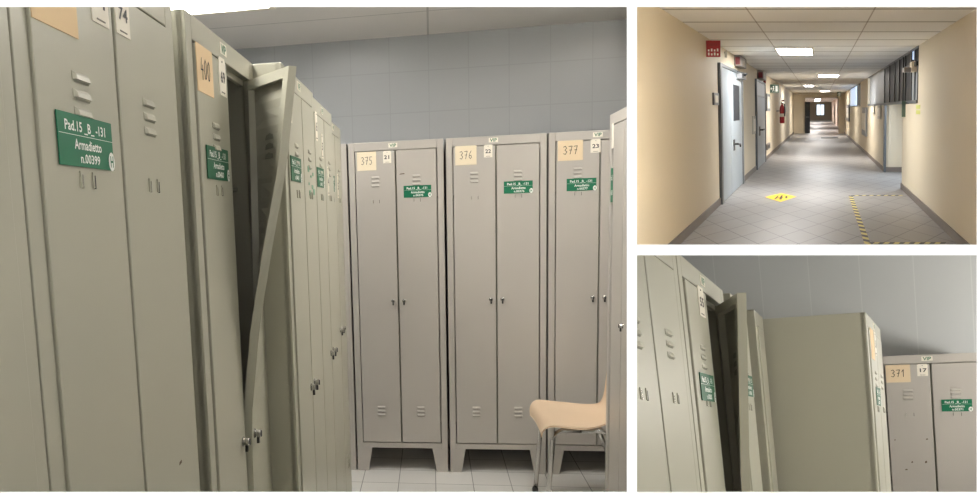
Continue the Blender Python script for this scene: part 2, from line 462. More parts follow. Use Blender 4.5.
# --- added white partition with its three openings (0.55 m in front of the eye), splayed reveals; it stands for the white borders between the views
ZP, TP = 0.55, 0.012
def border_wall():
    xs = [-3500, 0-9, 626.8, 637, 976.7, 4500]; ys = [-3600, 7, 244.6, 255.3, 491.8, 4000]
    holes = {(1, 1), (1, 2), (1, 3), (3, 1), (3, 3)}
    me_v = []; me_f = []
    def P(u, v, z, g=0): return CAM + Vector(((u-489)/F*z, z, (246.5-v)/F*z))
    idx = {}
    def V(i, j, back, du=0, dv=0):
        k = (i, j, back, du, dv)
        if k not in idx:
            idx[k] = len(me_v); me_v.append(P(xs[i]+du, ys[j]+dv, ZP+(TP if back else 0)))
        return idx[k]
    for i in range(5):
        for j in range(5):
            if (i, j) in holes: continue
            me_f.append((V(i, j+1, 0), V(i+1, j+1, 0), V(i+1, j, 0), V(i, j, 0)))
    # splayed reveals behind each opening
    for (i0, i1, j0, j1) in ((1, 2, 1, 4), (3, 4, 1, 2), (3, 4, 3, 4)):
        s = 3.5
        a = [V(i0, j0, 0), V(i1, j0, 0), V(i1, j1, 0), V(i0, j1, 0)]
        b = [V(i0, j0, 1, -s, -s), V(i1, j0, 1, s, -s), V(i1, j1, 1, s, s), V(i0, j1, 1, -s, s)]
        for k in range(4): me_f.append((a[k], a[(k+1) % 4], b[(k+1) % 4], b[k]))
    me = bpy.data.meshes.new('added_border_wall'); me.from_pydata(me_v, [], me_f); me.materials.append(M['white'])  # added: white borders around the three views, built as a wall with openings
    o = bpy.data.objects.new('added_border_wall', me); COL.objects.link(o); tag(o, kind='structure')
border_wall()

# --- added wall and slab dividers, seen edge-on, keep each room's light apart
def wedge(name, uv0, uv1, z0, z1, m, horiz=False, ext=(0, 0)):
    """solid divider whose faces keep to the two sides of a white border strip of the partition"""
    vs = []
    for z in (z0, z1):
        for a in uv0, uv1:
            if not horiz:
                for zz in ext: vs.append(Vector(((a-489)/F*z, z, EYE+zz*(1 if z == z0 else 1))))
            else:
                for u in ext: vs.append(Vector(((u-489)/F*z, z, EYE+(246.5-a)/F*z)))
    c = sum(vs, Vector())/8
    me = bpy.data.meshes.new(name)
    me.from_pydata([v-c for v in vs], [], [(0,1,3,2),(4,6,7,5),(0,4,5,1),(2,3,7,6),(1,5,7,3),(0,2,6,4)])
    me.materials.append(M[m]); o = bpy.data.objects.new(name, me); COL.objects.link(o); o.location = c; tag(o, kind='structure')
wedge('added_divider_wall', 629.3, 634.6, ZP+TP, 7.2, 'shell', ext=(-2.6, 2.2))
wedge('added_divider_slab', 247.3, 252.6, ZP+TP, 10.6, 'shell', horiz=True, ext=(633, 1900))

# --- locker room
hb = 4.5; zc = 2.44
bR = R1.ath(630, 200, hb)[0]
rquad(R1, 'wall_back', [(-1.6, hb, -.0), (bR+.0, hb, -.0), (bR+.0, hb, zc), (-1.6, hb, zc)], 'wall1', ('h', .05))
f1 = R1.atz(630, 480, 0); f0 = R1.atz(630, 3000, 0)
rquad(R1, 'floor', [(-1.6, .3, 0), (f0[0], f0[1], 0), (f1[0], f1[1], 0), R1.atz(630, 474, 0)+(0,) if False else (bR, hb, 0), (-1.6, hb, 0)], 'floor1', ('z', -.05))
c0 = R1.atz(630, -250, zc); c1 = R1.atz(630, 20, zc)
rquad(R1, 'ceiling', [(-1.6, .3, zc), (-1.6, hb, zc), (bR, hb, zc), (c0[0], c0[1], zc)], 'ceil1', ('z', .05))
rquad(R1, 'wall_left', [(-1.6, .3, 0), (-1.6, hb, 0), (-1.6, hb, zc), (-1.6, .3, zc)], 'wall1', ('b', -.05))

# --- side room (second locker aisle), seen through the lower right opening
h3 = 5.0
CLIP[:] = [side_of(634.7, True), below(252.7)]
rquad(R3, 'wall_side_back', [(-1.6, h3, 0), (1.25, h3, 0), (1.25, h3, 2.75), (-1.6, h3, 2.75)], 'wall3', ('h', .05))
rquad(R3, 'wall_side_right', [(1.2, .35, 0), (1.2, h3, 0), (1.2, h3, 2.75), (1.2, .35, 2.75)], 'wall3', ('b', .05))
rquad(R3, 'floor_side', [(-1.4, .35, 0), (1.2, .35, 0), (1.2, h3, 0), (-1.4, h3, 0)], 'floor1', ('z', -.05))
CLIP[:] = []
# ================================================================ LOCKER ROOM OBJECTS
def left_frame(b, h, R=R1, turn=0.0):
    ex = (R.H + turn*R.B).normalized()
    return Frame(R.P(b, h, 0), ex, -R.B, R.U)
def back_frame(b, h, R=R1): return Frame(R.P(b, h, 0), R.B, R.H, R.U)

G1 = 'grey lockers in the row along the left side'
G2 = 'grey lockers in the row along the back wall'
NA = lambda n: 'n.00%d' % n

# nearest one: single-door width up to the partition
d = [dict(x0=.005, x1=.139, hinge='l', knob=False, vent=False, slots=False)]
locker(left_frame(-.44, .567), 'grey metal locker partly cut off at the far left edge, before the locker numbered 71', G1, w=.167, doors=d, pm='paint_b', sticker=False)
# 399
d = two(.511)
d[0]['items'] = [('card', .036, 1.757, .108, .095, None, 'tan'), ('tag', .188, 1.757, .05, .062, '71'), ('sign', .070, 1.569, NA(399))]
d[0]['x0'] = .034; d[0]['slot_x'] = .140
d[1]['items'] = [('tag', .262, 1.757, .048, .060, '74'), ('scuff', [(.40, 1.03, .012, .006), (.37, .86, .008, .028)])]
locker(left_frame(-.44, .738), 'large grey locker at left with green sign n.00399 and tags 71 and 74', G1, w=.511, doors=d, pm='paint_b')
# 400, its right-hand door open and twisted
d = two(.5)
d[0]['items'] = [('card', .038, 1.753, .10, .085, '400', 'tan', 'ink'), ('tag', .184, 1.757, .046, .075, '69'), ('sign', .066, 1.574, 'n.00400', 'green_d')]
def tw(z):
    pts = [(.1, 3), (.88, 3), (1.0, 4), (1.2, 11.5), (1.37, 21.5), (1.55, 33.5), (1.755, 43)]
    for (za, a), (zb, b) in zip(pts, pts[1:]):
        if z <= zb: return math.radians(a+(b-a)*max(0, (z-za)/(zb-za)))
    return math.radians(43)
d[1].update(angle=tw, slots=True, label='door bent open at the top, its folded rim and inner side showing')
L2 = locker(left_frame(-.428, 1.284), 'grey locker marked 400 on a tan card, right door bent open at the top', G1, w=.5, doors=d, pm='paint_b')
# what hangs in it
fr = left_frame(-.428, 1.284)
g = MB()
g.tube([(.30, .15, 1.47), (.34, .14, 1.40), (.40, .16, 1.36), (.44, .17, 1.44)], .012, 'cloth'); g.tube([(.29, .12, 1.42), (.33, .11, 1.39), (.39, .13, 1.42)], .010, 'cloth')
g.box(.27, .42, .10, .22, 1.30, 1.37, 'cloth')
tag(g.build('hanging_garment', fr), 'mauve garment hanging inside the half-open locker marked 400', 'clothing')
g = MB(); g.tube([(.27, .08, 1.37), (.30, .07, 1.40), (.35, .08, 1.375), (.40, .09, 1.39)], .004, 'wire'); g.tube([(.27, .08, 1.37), (.32, .07, 1.35), (.40, .09, 1.39)], .004, 'wire')
g.box(.262, .290, .05, .085, 1.27, 1.335, 'wire')
tag(g.build('coat_hanger', fr), 'pale plastic coat hanger inside the half-open locker marked 400', 'hanger')

specs = [(-.357, 1.786, 'grey locker standing forward just behind the bent open door, with faded green residue', 'n.00401'),
         (-.368, 2.289, 'grey locker between the green-residue one and the last of the left row', 'n.00402'),
         (-.397, 2.792, 'farthest grey locker of the left row, nearest the back corner', 'n.00403')]
for i, (b, h, lab, num) in enumerate(specs):
    d = two(.5)
    d[0]['items'] = [('sign', .045, 1.585, num, 'green_d'), ('tag', .05, 1.757, .04, .09, str(67-2*i))]
    d[1]['items'] = [('residue', .29, 1.58)] if i == 0 else [('tag', .29, 1.60, .03, .10, str(3+i))]
    if i == 1: d[0]['items'].append(('tag', .17, 1.70, .03, .08, '5'))
    d[1]['x1'] -= .012; locker(left_frame(b, h), lab, G1, w=.488, doors=d, pm='paint_b')

# back row
def back(b, w, items_l, items_r, lab, doors=None):
    d = doors or two(w)
    d[0]['items'] = items_l
    if len(d) > 1: d[1]['items'] = items_r
    return locker(back_frame(b, 3.983), lab, G2, w=w, doors=d)
d = two(.5)
back(-.952, .5, [], [], 'grey locker half hidden in the back left corner, left of the one marked 375')
back(-.442, .512, [('card', .048, 1.752, .104, .098, '375', 'cream'), ('tag', .190, 1.752, .044, .064, '21')],
     [('sign', .297, 1.566, 'n.00375'), ('scuff', [(.275, 1.626, .03, .006)])], 'first whole grey locker of the back wall from the left, card 375')
back(.084, .52, [('card', .048, 1.757, .112, .098, '376', 'cream'), ('tag', .198, 1.757, .044, .064, '22')],
     [('sign', .300, 1.566, 'n.00376')], 'middle whole grey locker of the back wall, card 376, left of the chair')
dd = two(.512)
CLIP[:] = [side_of(629.2, False)]
back(.614, .512, [('card', .045, 1.757, .125, .100, '377', 'sand', 'ink'), ('tag', .208, 1.757, .05, .066, '23'), ('sign', .090, 1.566, 'n.00377')], [],
     'grey back-wall locker with tan card 377, behind the chair', dd)

# right-hand locker end, set against the dividing wall
fr = Frame(R1.P(.765, 3.325, 0), -R1.H, R1.B, R1.U)
d = two(.505)
d[0]['x0'] = .085; d[0].update(vent=False, slots=False, knob=False); d[1].update(vent=False, slots=False)
RL = locker(fr, 'grey locker at the right edge, seen almost edge-on beside the chair', None, w=.505, depth=.5, doors=d, sticker=False)
g = MB(); g.box(.035, .075, -.0015, 0, 1.44, 1.58, 'green'); write(g, 'Pad.15', .055, 1.53, .03, -.002, 'lettering', width=.03); write(g, 'n.00', .055, 1.47, .03, -.002, 'lettering', width=.028)
g.build('name_sign', fr, RL)
g = MB(); g.box(.04, .07, -.0015, 0, 1.66, 1.76, 'tag'); g.build('number_tag', fr, RL)
CLIP[:] = []
# chair: moulded shell on chrome legs, facing left
def chair():
    fr = Frame(R1.P(.498, 3.32, 0), R1.B, R1.H, R1.U)
    root = empty('shell_chair', fr(0, 0, 0), 'beige moulded plastic chair with chrome legs in front of locker 377', 'chair')
    prof = [(.000, .395), (.002, .425), (.018, .447), (.05, .452), (.13, .444), (.20, .441), (.27, .446), (.315, .462), (.342, .50), (.354, .57), (.362, .66), (.366, .74)]
    # smooth the profile
    pts = []
    for i in range(len(prof)-1):
        p0 = prof[max(0, i-1)]; p1 = prof[i]; p2 = prof[i+1]; p3 = prof[min(len(prof)-1, i+2)]
        for k in range(4):
            t = k/4; pts.append(tuple(.5*((2*p1[j])+(-p0[j]+p2[j])*t+(2*p0[j]-5*p1[j]+4*p2[j]-p3[j])*t*t+(-p0[j]+3*p1[j]-3*p2[j]+p3[j])*t**3) for j in (0, 1)))
    pts.append(prof[-1]); n = len(pts); W_ = .46; K = 14
    mb = MB(); vs = []
    for side in (0, 1):
        for i, (x, z) in enumerate(pts):
            s = i/(n-1); a, b = pts[max(0, i-1)], pts[min(n-1, i+1)]
            tx, tz = b[0]-a[0], b[1]-a[1]; L = math.hypot(tx, tz); nx, nz = -tz/L, tx/L
            hw = W_/2*min(1, .80+.20*math.sin(min(1, s*4)*math.pi/2))*(1-.45*min(1, max(0, s-.42)/.25))
            for k in range(K+1):
                u = -1+2*k/K
                dish = .012*abs(u)**3 + (.0 if side == 0 else -.007)
                vs.append((x+nx*dish, W_/2+hw*u, z+nz*dish))
    fs = []; m_ = K+1
    for side in (0, 1):
        o = side*n*m_
        for i in range(n-1):
            for k in range(K):
                q = (o+i*m_+k, o+i*m_+k+1, o+(i+1)*m_+k+1, o+(i+1)*m_+k); fs.append(q if side else q[::-1])
    rim = [i*m_ for i in range(n)] + [(n-1)*m_+k for k in range(1, m_)] + [i*m_+K for i in range(n-2, -1, -1)] + [k for k in range(K-1, 0, -1)]
    for a, b in zip(rim, rim[1:]+rim[:1]): fs.append((a, b, b+n*m_, a+n*m_))
    mb.add(vs, fs, 'beige'); mb.build('seat_shell', fr, root, smooth=True)
    for y in (.045, .405):
        g = MB(); g.tube([(.012, y-.01, .0), (.03, y, .2), (.045, y+.005, .385), (.06, y+.006, .415), (.085, y+.006, .428), (.17, y+.006, .428)], .0115, 'chrome'); g.build('leg', fr, root, smooth=True)
        rx = .36 if y < .1 else .43
        g = MB(); g.tube([(rx, y-.01, .0), (rx*.6+.12, y, .2), (.30, y+.005, .385), (.285, y+.006, .415), (.26, y+.006, .428), (.17, y+.006, .428)], .0115, 'chrome'); g.build('leg', fr, root, smooth=True)
        for x in (.012, rx):
            g = MB(); g.lathe((x, y-.01, 0), [(.014, 0), (.015, .02), (.012, .03)], 'dark', axis='z'); g.build('foot_cap', fr, root)
    for x in (.10, .26):
        g = MB(); g.tube([(x, .055, .428), (x, .41, .428)], .009, 'chrome'); g.build('cross_bar', fr, root, smooth=True)
chair()

# ceiling fixtures
def fixture(R, b0, b1, h0, h1, z, lampm, label, group, cat='ceiling light', drop=0):
    fr = Frame(R.P(b0, h0, z), R.B, R.H, R.U)
    root = empty('ceiling_light', fr(0, 0, 0), label, cat, group)
    w, l = b1-b0, h1-h0; t = min(w, l)*.05
    g = MB(); g.box(0, w, 0, t, -.02, -.0, 'tag'); g.box(0, w, l-t, l, -.02, 0, 'tag'); g.box(0, t, t, l-t, -.02, 0, 'tag'); g.box(w-t, w, t, l-t, -.02, 0, 'tag'); g.build('housing', fr, root)
    if drop:
        for q in (.2, .8):
            g = MB(); g.tube([(w/2, l*q, 0), (w/2, l*q, drop)], .006, 'alu', n=6); g.build('hanger_rod', fr, root)
    g = MB(); g.box(t, w-t, t, l-t, -.014, -.002, lampm); g.build('diffuser', fr, root)
fixture(R1, -1.3, -.74, 3.0, 3.64, zc, 'lamp1', 'white ceiling light glowing above the left row at the top edge', 'locker room ceiling lights')
fixture(R1, .38, .73, 2.3, 3.3, zc-.09, 'lamp1', 'added white suspended light over the aisle, unseen above the frame', 'locker room ceiling lights', drop=.09)  # unseen lamp, added to brighten the back row and the ceiling

fixture(R1, -1.0, -.62, .75, 1.9, zc, 'lamp1', 'added white ceiling light above the nearest left lockers, unseen out of the frame', 'locker room ceiling lights')  # unseen lamp, added to reach the inner side of the bent door
# ================================================================ SIDE ROOM OBJECTS
CLIP[:] = [side_of(634.7, True), below(252.7)]
G3 = 'grey lockers in the left row of the lower right view'
d = two(.5)
locker(left_frame(-.336, 1.065, R3), 'grey locker at the lower left edge of the lower right view, before tag 55', G3, w=.512, doors=d, pm='paint_b')
d = two(.5)
d[0]['items'] = [('tag', .150, 1.757, .060, .068, '55'), ('sign', .072, 1.556, 'n.00385', 'green_d')]
def op(z): return math.radians(24-9*min(1, max(0, (1.755-z)/.455)))
d[1].update(angle=op, label='door standing open, dark on its inner side')
locker(left_frame(-.336, 1.585, R3), 'grey locker with tag 55 and its right door standing open', G3, w=.505, doors=d, pm='paint_b')
d = [dict(x0=.033, x1=.222, hinge='l', items=[('sign', .062, 1.585, 'n.00386', 'green_d')])]
locker(left_frame(-.325, 2.135, R3), 'narrow grey locker with green sign directly behind the door standing open beside tag 55', G3, w=.255, doors=d, pm='paint_b')
d = [dict(x0=.033, x1=.152, hinge='l', vent=False, slots=False, knob=False)]
locker(left_frame(-.312, 2.47, R3), 'narrow plain grey locker just left of the big blank side panel', G3, w=.185, doors=d, pm='paint_b', sticker=False)
d = two(.5)
d[0]['items'] = [('card', .045, 1.757, .10, .10, None, 'tan'), ('tag', .17, 1.757, .05, .08, '56'), ('sign', .10, 1.566, 'n.00373', 'green_d')]
locker(left_frame(-.018, 2.70, R3, .078), 'grey locker pulled forward, its broad blank side panel facing the viewer', G3, w=.5, doors=d, pm='paint_b')
d = two(.475)
d[0]['items'] = [('card', .042, 1.752, .108, .092, '371', 'sand', 'ink'), ('tag', .180, 1.752, .046, .062, '17'),
                 ('scuff', [(.20, 1.355, .010, .008), (.06, 1.35, .006, .008), (.13, 1.23, .008, .01), (.19, 1.23, .01, .014), (.10, 1.19, .012, .008)])]
d[1]['items'] = [('sign', .276, 1.566, 'n.00371', 'green', .128)]
locker(back_frame(.0, 4.46, R3), 'grey locker with tan card 371 and tag 17 against the wall', None, w=.475, doors=d)
fixture(R3, .0, .35, 1.8, 2.9, 2.6, 'lamp3', 'white ceiling light over the aisle of the lower right view', None) if False else None

CLIP[:] = []
# ================================================================ CORRIDOR
WL, ZF, ZT = 1.6, 0.0, 2.54
END = 53.0
def lw(u, v): return RC.atb(u, v, -WL)          # pixel on the left wall -> (h, z)
def rw(u, v): return RC.atb(u, v, WL)
hL = lw(634.6, 150)[0]
hT = 1.0
# ceiling, floor
def hall_quad(name, cs, m, th): return rquad(RC, name, cs, m, th)
fl = RC.atz(660, 247.3, 0)[1]
hall_quad('floor_corridor', [(-WL-.1, fl, 0), (WL+3.4, fl, 0), (WL+3.4, 24, 0), (WL+.0, 24, 0), (WL, END, 0), (-WL-.1, END, 0)], 'floorc', ('z', -.05))
cn = .5
CLIP[:] = [side_of(634.7, True)]
hall_quad('ceiling_corridor', [(-WL-.1, cn, ZT), (-WL-.1, END, ZT), (WL+.1, END, ZT), (WL+.1, cn, ZT)], 'ceilc', ('z', .05))
hall_quad('wall_corridor_left', [(-WL, hL-.5, 0), (-WL, END, 0), (-WL, END, ZT), (-WL, hL-.5, ZT)], 'cream_wall', ('b', -.1))
CLIP[:] = []
# right wall: near piece with the start of the high window band, alcove, far piece with a second window
hn = .5
h1 = rw(918, 100)[0]; h2 = rw(902, 150)[0]; h3_ = rw(884.5, 150)[0]; h4 = rw(868, 90)[0]; h5 = rw(860.5, 90)[0]; h6 = rw(850, 90)[0]
zb = rw(916, 100)[1]
hall_quad('wall_corridor_right', [(WL, hn, 0), (WL, hn, ZT), (WL, h1, ZT), (WL, h1, zb), (WL, h2, zb), (WL, h2, 0)], 'cream_wall', ('b', .1))
hall_quad('wall_corridor_far', [(WL, h3_, 0), (WL, h3_, zb), (WL, h4, zb), (WL, h4, ZT), (WL, h5, ZT), (WL, h5, zb), (WL, h6, zb), (WL, h6, ZT), (WL, END, ZT), (WL, END, 0)], 'cream_wall', ('b', .1))
hall_quad('wall_alcove_end', [(WL, h3_, 0), (WL+1.6, h3_, 0), (WL+1.6, h3_, ZT), (WL+.1, h3_, ZT), (WL+.1, h3_, zb), (WL, h3_, zb)], 'cream_wall', ('h', .1))
hall_quad('wall_alcove_back', [(WL+1.6, h2-3, 0), (WL+1.6, h3_+.1, 0), (WL+1.6, h3_+.1, ZT), (WL+1.6, h2-3, ZT)], 'cream_wall', ('b', .1))
hall_quad('ceiling_alcove', [(WL, h1-2, ZT), (WL+1.7, h1-2, ZT), (WL+1.7, 34, ZT), (WL, 34, ZT)], 'ceilc', ('z', .05))
# daylit court behind the high windows
hall_quad('wall_window_back', [(WL+1.5, h3_+.1, .9), (WL+.9, END, .9), (WL+.9, END, ZT), (WL+1.5, h3_+.1, ZT)], 'sky_pane', ('b', .05))
for nm, x, sgn, ha, hb_ in (('baseboard_left', -WL, 1, hL, END), ('baseboard_right', WL, -1, hn, h2), ('baseboard_far', WL, -1, h3_, END)):
    g = MB(); g.box(min(x, x+sgn*.02), max(x, x+sgn*.02), ha, hb_, 0, .11, 'skirting')
    o = g.build(nm, Frame(RC.P(0, 0, 0), RC.B, RC.H, RC.U)); tag(o, kind='structure')
FC = Frame(RC.P(0, 0, 0), RC.B, RC.H, RC.U)
g = MB(); g.box(WL, WL+1.6, h3_-.02, h3_, 0, .12, 'skirting'); tag(g.build('baseboard_alcove', FC), kind='structure')
g = MB(); g.box(WL-.015, WL+.03, h3_-.12, h3_+.22, .0, zb-.04, 'door_fr'); tag(g.build('trim_1', FC), kind='structure')

# end wall with a wide doorway, second corridor beyond
def eb(u): return RC.ath(u, 115, END)[0]
def ez(v): return RC.ath(819, v, END)[1]
el, er, et = eb(805), eb(838.5), ez(97.5)
hall_quad('wall_corridor_end', [(-WL, END, 0), (el, END, 0), (el, END, et), (er, END, et), (er, END, 0), (WL, END, 0), (WL, END, ZT), (-WL, END, ZT)], 'cream_wall', ('h', .3))
E2 = 110.0
hall_quad('floor_passage', [(-WL, END, -.01), (WL, END, -.01), (WL, E2, -.01), (-WL, E2, -.01)], 'floorc', ('z', -.05))
hall_quad('ceiling_passage', [(-WL, END, ZT-.1), (-WL, E2, ZT-.1), (WL, E2, ZT-.1), (WL, END, ZT-.1)], 'ceilc', ('z', .05))
hall_quad('wall_passage_left', [(-WL, END+.3, 0), (-WL, E2, 0), (-WL, E2, ZT), (-WL, END+.3, ZT)], 'hall2', ('b', -.1))
hall_quad('wall_passage_right', [(WL, END+.3, 0), (WL, E2, 0), (WL, E2, ZT), (WL, END+.3, ZT)], 'hall2', ('b', .1))
hall_quad('wall_passage_end', [(-WL, E2, 0), (WL, E2, 0), (WL, E2, ZT), (-WL, E2, ZT)], 'cream_wall', ('h', .1))
g = MB(); g.box(-.3, .65, E2-.06, E2-.01, .75, 2.1, 'far_light'); g.box(-.36, -.3, E2-.08, E2, .7, 2.16, 'door_fr'); g.box(.65, .71, E2-.08, E2, .7, 2.16, 'door_fr')
g.box(-.36, .71, E2-.08, E2, 2.1, 2.16, 'door_fr'); g.box(.15, .2, E2-.08, E2, .75, 2.1, 'door_fr'); g.box(-.36, .71, E2-.08, E2, .69, .75, 'door_fr')
tag(g.build('window_3', FC), kind='structure')
# open dark door leaf at the doorway
dl = empty('open_door', FC(el, END-.1, 0), 'dark door leaf standing open at the far end of the corridor', 'door')
g = MB(); g.box(el, eb(810), END-.18, END-.06, .02, ez(102), 'pane_d'); g.build('leaf', FC, dl)
g = MB(); g.box(el+.05, eb(810)-.05, END-.2, END-.18, 1.0, 1.06, 'alu'); g.build('push_bar', FC, dl)

# doors on the left wall
def wall_door(name, ua, ub, vt, half=True):
    ha, hb2 = lw(ua, 130)[0], lw(ub, 130)[0]; zt = lw(ua, vt)[1]; x = -WL
    root = bpy.data.objects.new(name, None); COL.objects.link(root); root.location = FC(x, ha, 0); root['_o'] = list(FC(x, ha, 0)); tag(root, kind='structure')
    fw = .05*(hb2-ha)
    g = MB(); g.box(x, x+.05, ha, ha+fw, 0, zt, 'door_fr'); g.box(x, x+.05, hb2-fw, hb2, 0, zt, 'alu'); g.box(x, x+.05, ha+fw, hb2-fw, zt-.05, zt, 'door_fr'); g.build('frame', FC, root)
    return root, ha+fw, hb2-fw, zt-.05
r_, a, b, zt = wall_door('door_1', 718.5, 741.5, 63)
g = MB(); g.box(-WL, -WL+.03, a, a+(b-a)*.40, .01, zt, 'door'); g.box(-WL, -WL+.03, a+(b-a)*.41, b, .01, zt, 'door'); g.build('leaf', FC, r_, bevel=.004)
hw0, zw0 = lw(732, 121); hw1, zw1 = lw(737.3, 86)
g = MB(); g.box(-WL+.03, -WL+.036, hw0, hw1, zw0, zw1, 'pane_d'); g.build('door_pane', FC, r_)
hh, zh = lw(732.5, 145)
g = MB(); g.box(-WL+.03, -WL+.04, hh-.12, hh+.12, zh-.10, zh+.10, 'black'); g.tube([(-WL+.04, hh, zh+.02), (-WL+.10, hh, zh+.02), (-WL+.11, hh+.35, zh+.0), (-WL+.11, hh+.42, zh-.04)], .018, 'black'); g.build('door_handle', FC, r_)
hc, zcl = lw(737.5, 72)
g = MB(); g.box(-WL+.03, -WL+.13, hc-.5, hc+.45, zt-.10, zt+.0, 'alu'); g.tube([(-WL+.10, hc+.3, zt-.03), (-WL+.2, hc-.2, zt-.0), (-WL+.05, hc-.6, zt+.02)], .014, 'alu'); g.build('door_closer', FC, r_)
r_, a, b, zt = wall_door('door_2', 755.3, 764.5, 79)
g = MB(); g.box(-WL, -WL+.03, a, b, .01, zt-.38, 'door'); g.build('leaf', FC, r_, bevel=.004)
g = MB(); g.box(-WL, -WL+.03, a, b, zt-.34, zt, 'pane'); g.box(-WL+.0, -WL+.04, a, b, zt-.38, zt-.34, 'alu'); g.build('transom', FC, r_)
hh, zh = lw(758.5, 131)
g = MB(); g.box(-WL+.03, -WL+.04, hh-.2, hh+.2, zh-.12, zh+.12, 'black'); g.tube([(-WL+.04, hh, zh+.03), (-WL+.11, hh, zh+.03), (-WL+.11, hh+.6, zh+.03)], .022, 'black'); g.build('door_handle', FC, r_)

# signs and fittings on the left wall --------------------------------------------------
def on_left(name, u0, v0, u1, v1, m, label, cat, d=.02, extra=None):
    h0, za = lw(u0, v0); h1_, zb_ = lw(u1, v1)
    h0, za_ = lw(u0, (v0+v1)/2)[0], 0; h1_ = lw(u1, (v0+v1)/2)[0]; hm = (h0+h1_)/2; um = (u0+u1)/2
    zt_ = lw(um, v0)[1]; zb_ = lw(um, v1)[1]
    root = empty(name, FC(-WL, hm, zb_), label, cat)
    g = MB(); g.box(-WL, -WL+d, h0, h1_, zb_, zt_, m); g.build('panel', FC, root)
    if extra: extra(root, h0, h1_, zb_, zt_)
    return root
def inset(m, k=.12, t=.024, nm='face'):
    def f(root, h0, h1_, z0_, z1_):
        w_, q = h1_-h0, z1_-z0_
        g = MB(); g.box(-WL, -WL+t, h0+w_*k, h1_-w_*k, z0_+q*k, z1_-q*k, m); g.build(nm, FC, root)
    return f
# boards that stand out square to the wall
def hung(name, u0, v0, u1, v1, hpos, m, label, cat, marks=None, mount='left'):
    b0, zt_ = RC.ath(u0, v0, hpos); b1, zb_ = RC.ath(u1, v1, hpos)
    root = empty(name, FC((b0+b1)/2, hpos, zb_), label, cat)
    g = MB(); g.box(b0, b1, hpos, hpos+.03, zb_, zt_, m); g.build('board', FC, root)
    if mount == 'left': g = MB(); g.box(-WL, b0+.0, hpos+.008, hpos+.022, zt_-.05, zt_-.02, 'alu'); g.build('bracket', FC, root)
    elif mount == 'top':
        g = MB(); g.tube([((b0+b1)/2, hpos+.015, zt_), ((b0+b1)/2, hpos+.015, ZT)], .008, 'alu', n=6); g.build('hanger_rod', FC, root)
    elif mount == 'right': g = MB(); g.box(b1, WL, hpos+.008, hpos+.022, zt_-.05, zt_-.02, 'alu'); g.build('bracket', FC, root)
    if marks:
        g = MB(); marks(g, b0, b1, zb_, zt_, hpos-.002); g.build('marking', FC, root)
    return root
def red_marks(g, b0, b1, z0_, z1_, y):
    w_, q = b1-b0, z1_-z0_
    write(g, 'USCITA', (b0+b1)/2, z0_+q*.68, q*.20, y, 'red_d', width=w_*.6)
    for i in range(4):
        for j in range(2):
            x = b0+w_*(.12+.21*i); z = z0_+q*(.10+.24*j); g.box(x, x+w_*.11, y, y+.002, z, z+q*(.12 if (i+j) % 2 else .17), 'lettering')
hp = lw(706, 50)[0]
hung('fire_sign', 706, 40.5, 720.5, 57, hp, 'red', 'red fire safety sign board above the first grey door', 'sign', red_marks)
hung('wall_tag', 724.5, 50.5, 727, 57.5, lw(724, 50)[0], 'frame_w', 'small pale tag just right of the red sign board', 'tag')
def grille(root, h0, h1_, z0_, z1_):
    for k in range(5):
        z = z0_+(z1_-z0_)*(.15+.16*k)
        g = MB(); g.box(-WL+.2, -WL+.215, h0+.05, h1_-.05, z, z+.012, 'dark'); g.build('grille_bar', FC, root)
hp = lw(735, 65)[0]
def emergency(nm, u0, v0, u1, v1, label):
    h_ = lw(u0+1, 60)[0]; b0, zt_ = RC.ath(u0, v0, h_); b1, zb_ = RC.ath(u1, v1, h_)
    root = empty(nm, FC(b0, h_, zb_), label, 'emergency light')
    g = MB(); g.box(-WL, b1, h_, h_+1.2, zb_, zt_, 'boxg'); g.build('housing', FC, root, bevel=.01)
    g = MB(); g.box(-WL+.03, b1-.02, h_-.012, h_, zb_+.03, zt_-.03, 'red_d'); g.build('lens', FC, root)
emergency('emergency_lamp', 733, 55.5, 741, 66, 'grey and red lamp housing high on the wall between the two doors')
emergency('emergency_lamp', 756, 71, 763.5, 79, 'smaller grey lamp housing directly above the second grey door')
hung('alarm_lamp', 763.5, 80.5, 765.8, 83.3, lw(763, 80)[0], 'red', 'tiny red alarm lamp beside the second door lintel', 'lamp')
on_left('wall_plate', 712.3, 93, 717, 105, 'alu', 'small grey framed plate on the wall left of the first door', 'plate', .03, inset('paper', .2, .034))
on_left('wall_notice', 766.0, 94, 769.3, 111, 'alu', 'narrow framed notice on the wall right of the second door', 'notice', .03, inset('paper', .15, .034))
on_left('wall_board', 752.0, 116, 754.6, 134, 'frame_w', 'pale board on the wall just left of the second door', 'board', .03, inset('paper', .15, .034))
on_left('wall_socket', 765.5, 143.5, 768.6, 149, 'boxg', 'dark wall socket low beside the second door', 'socket', .06, inset('black', .2, .064))
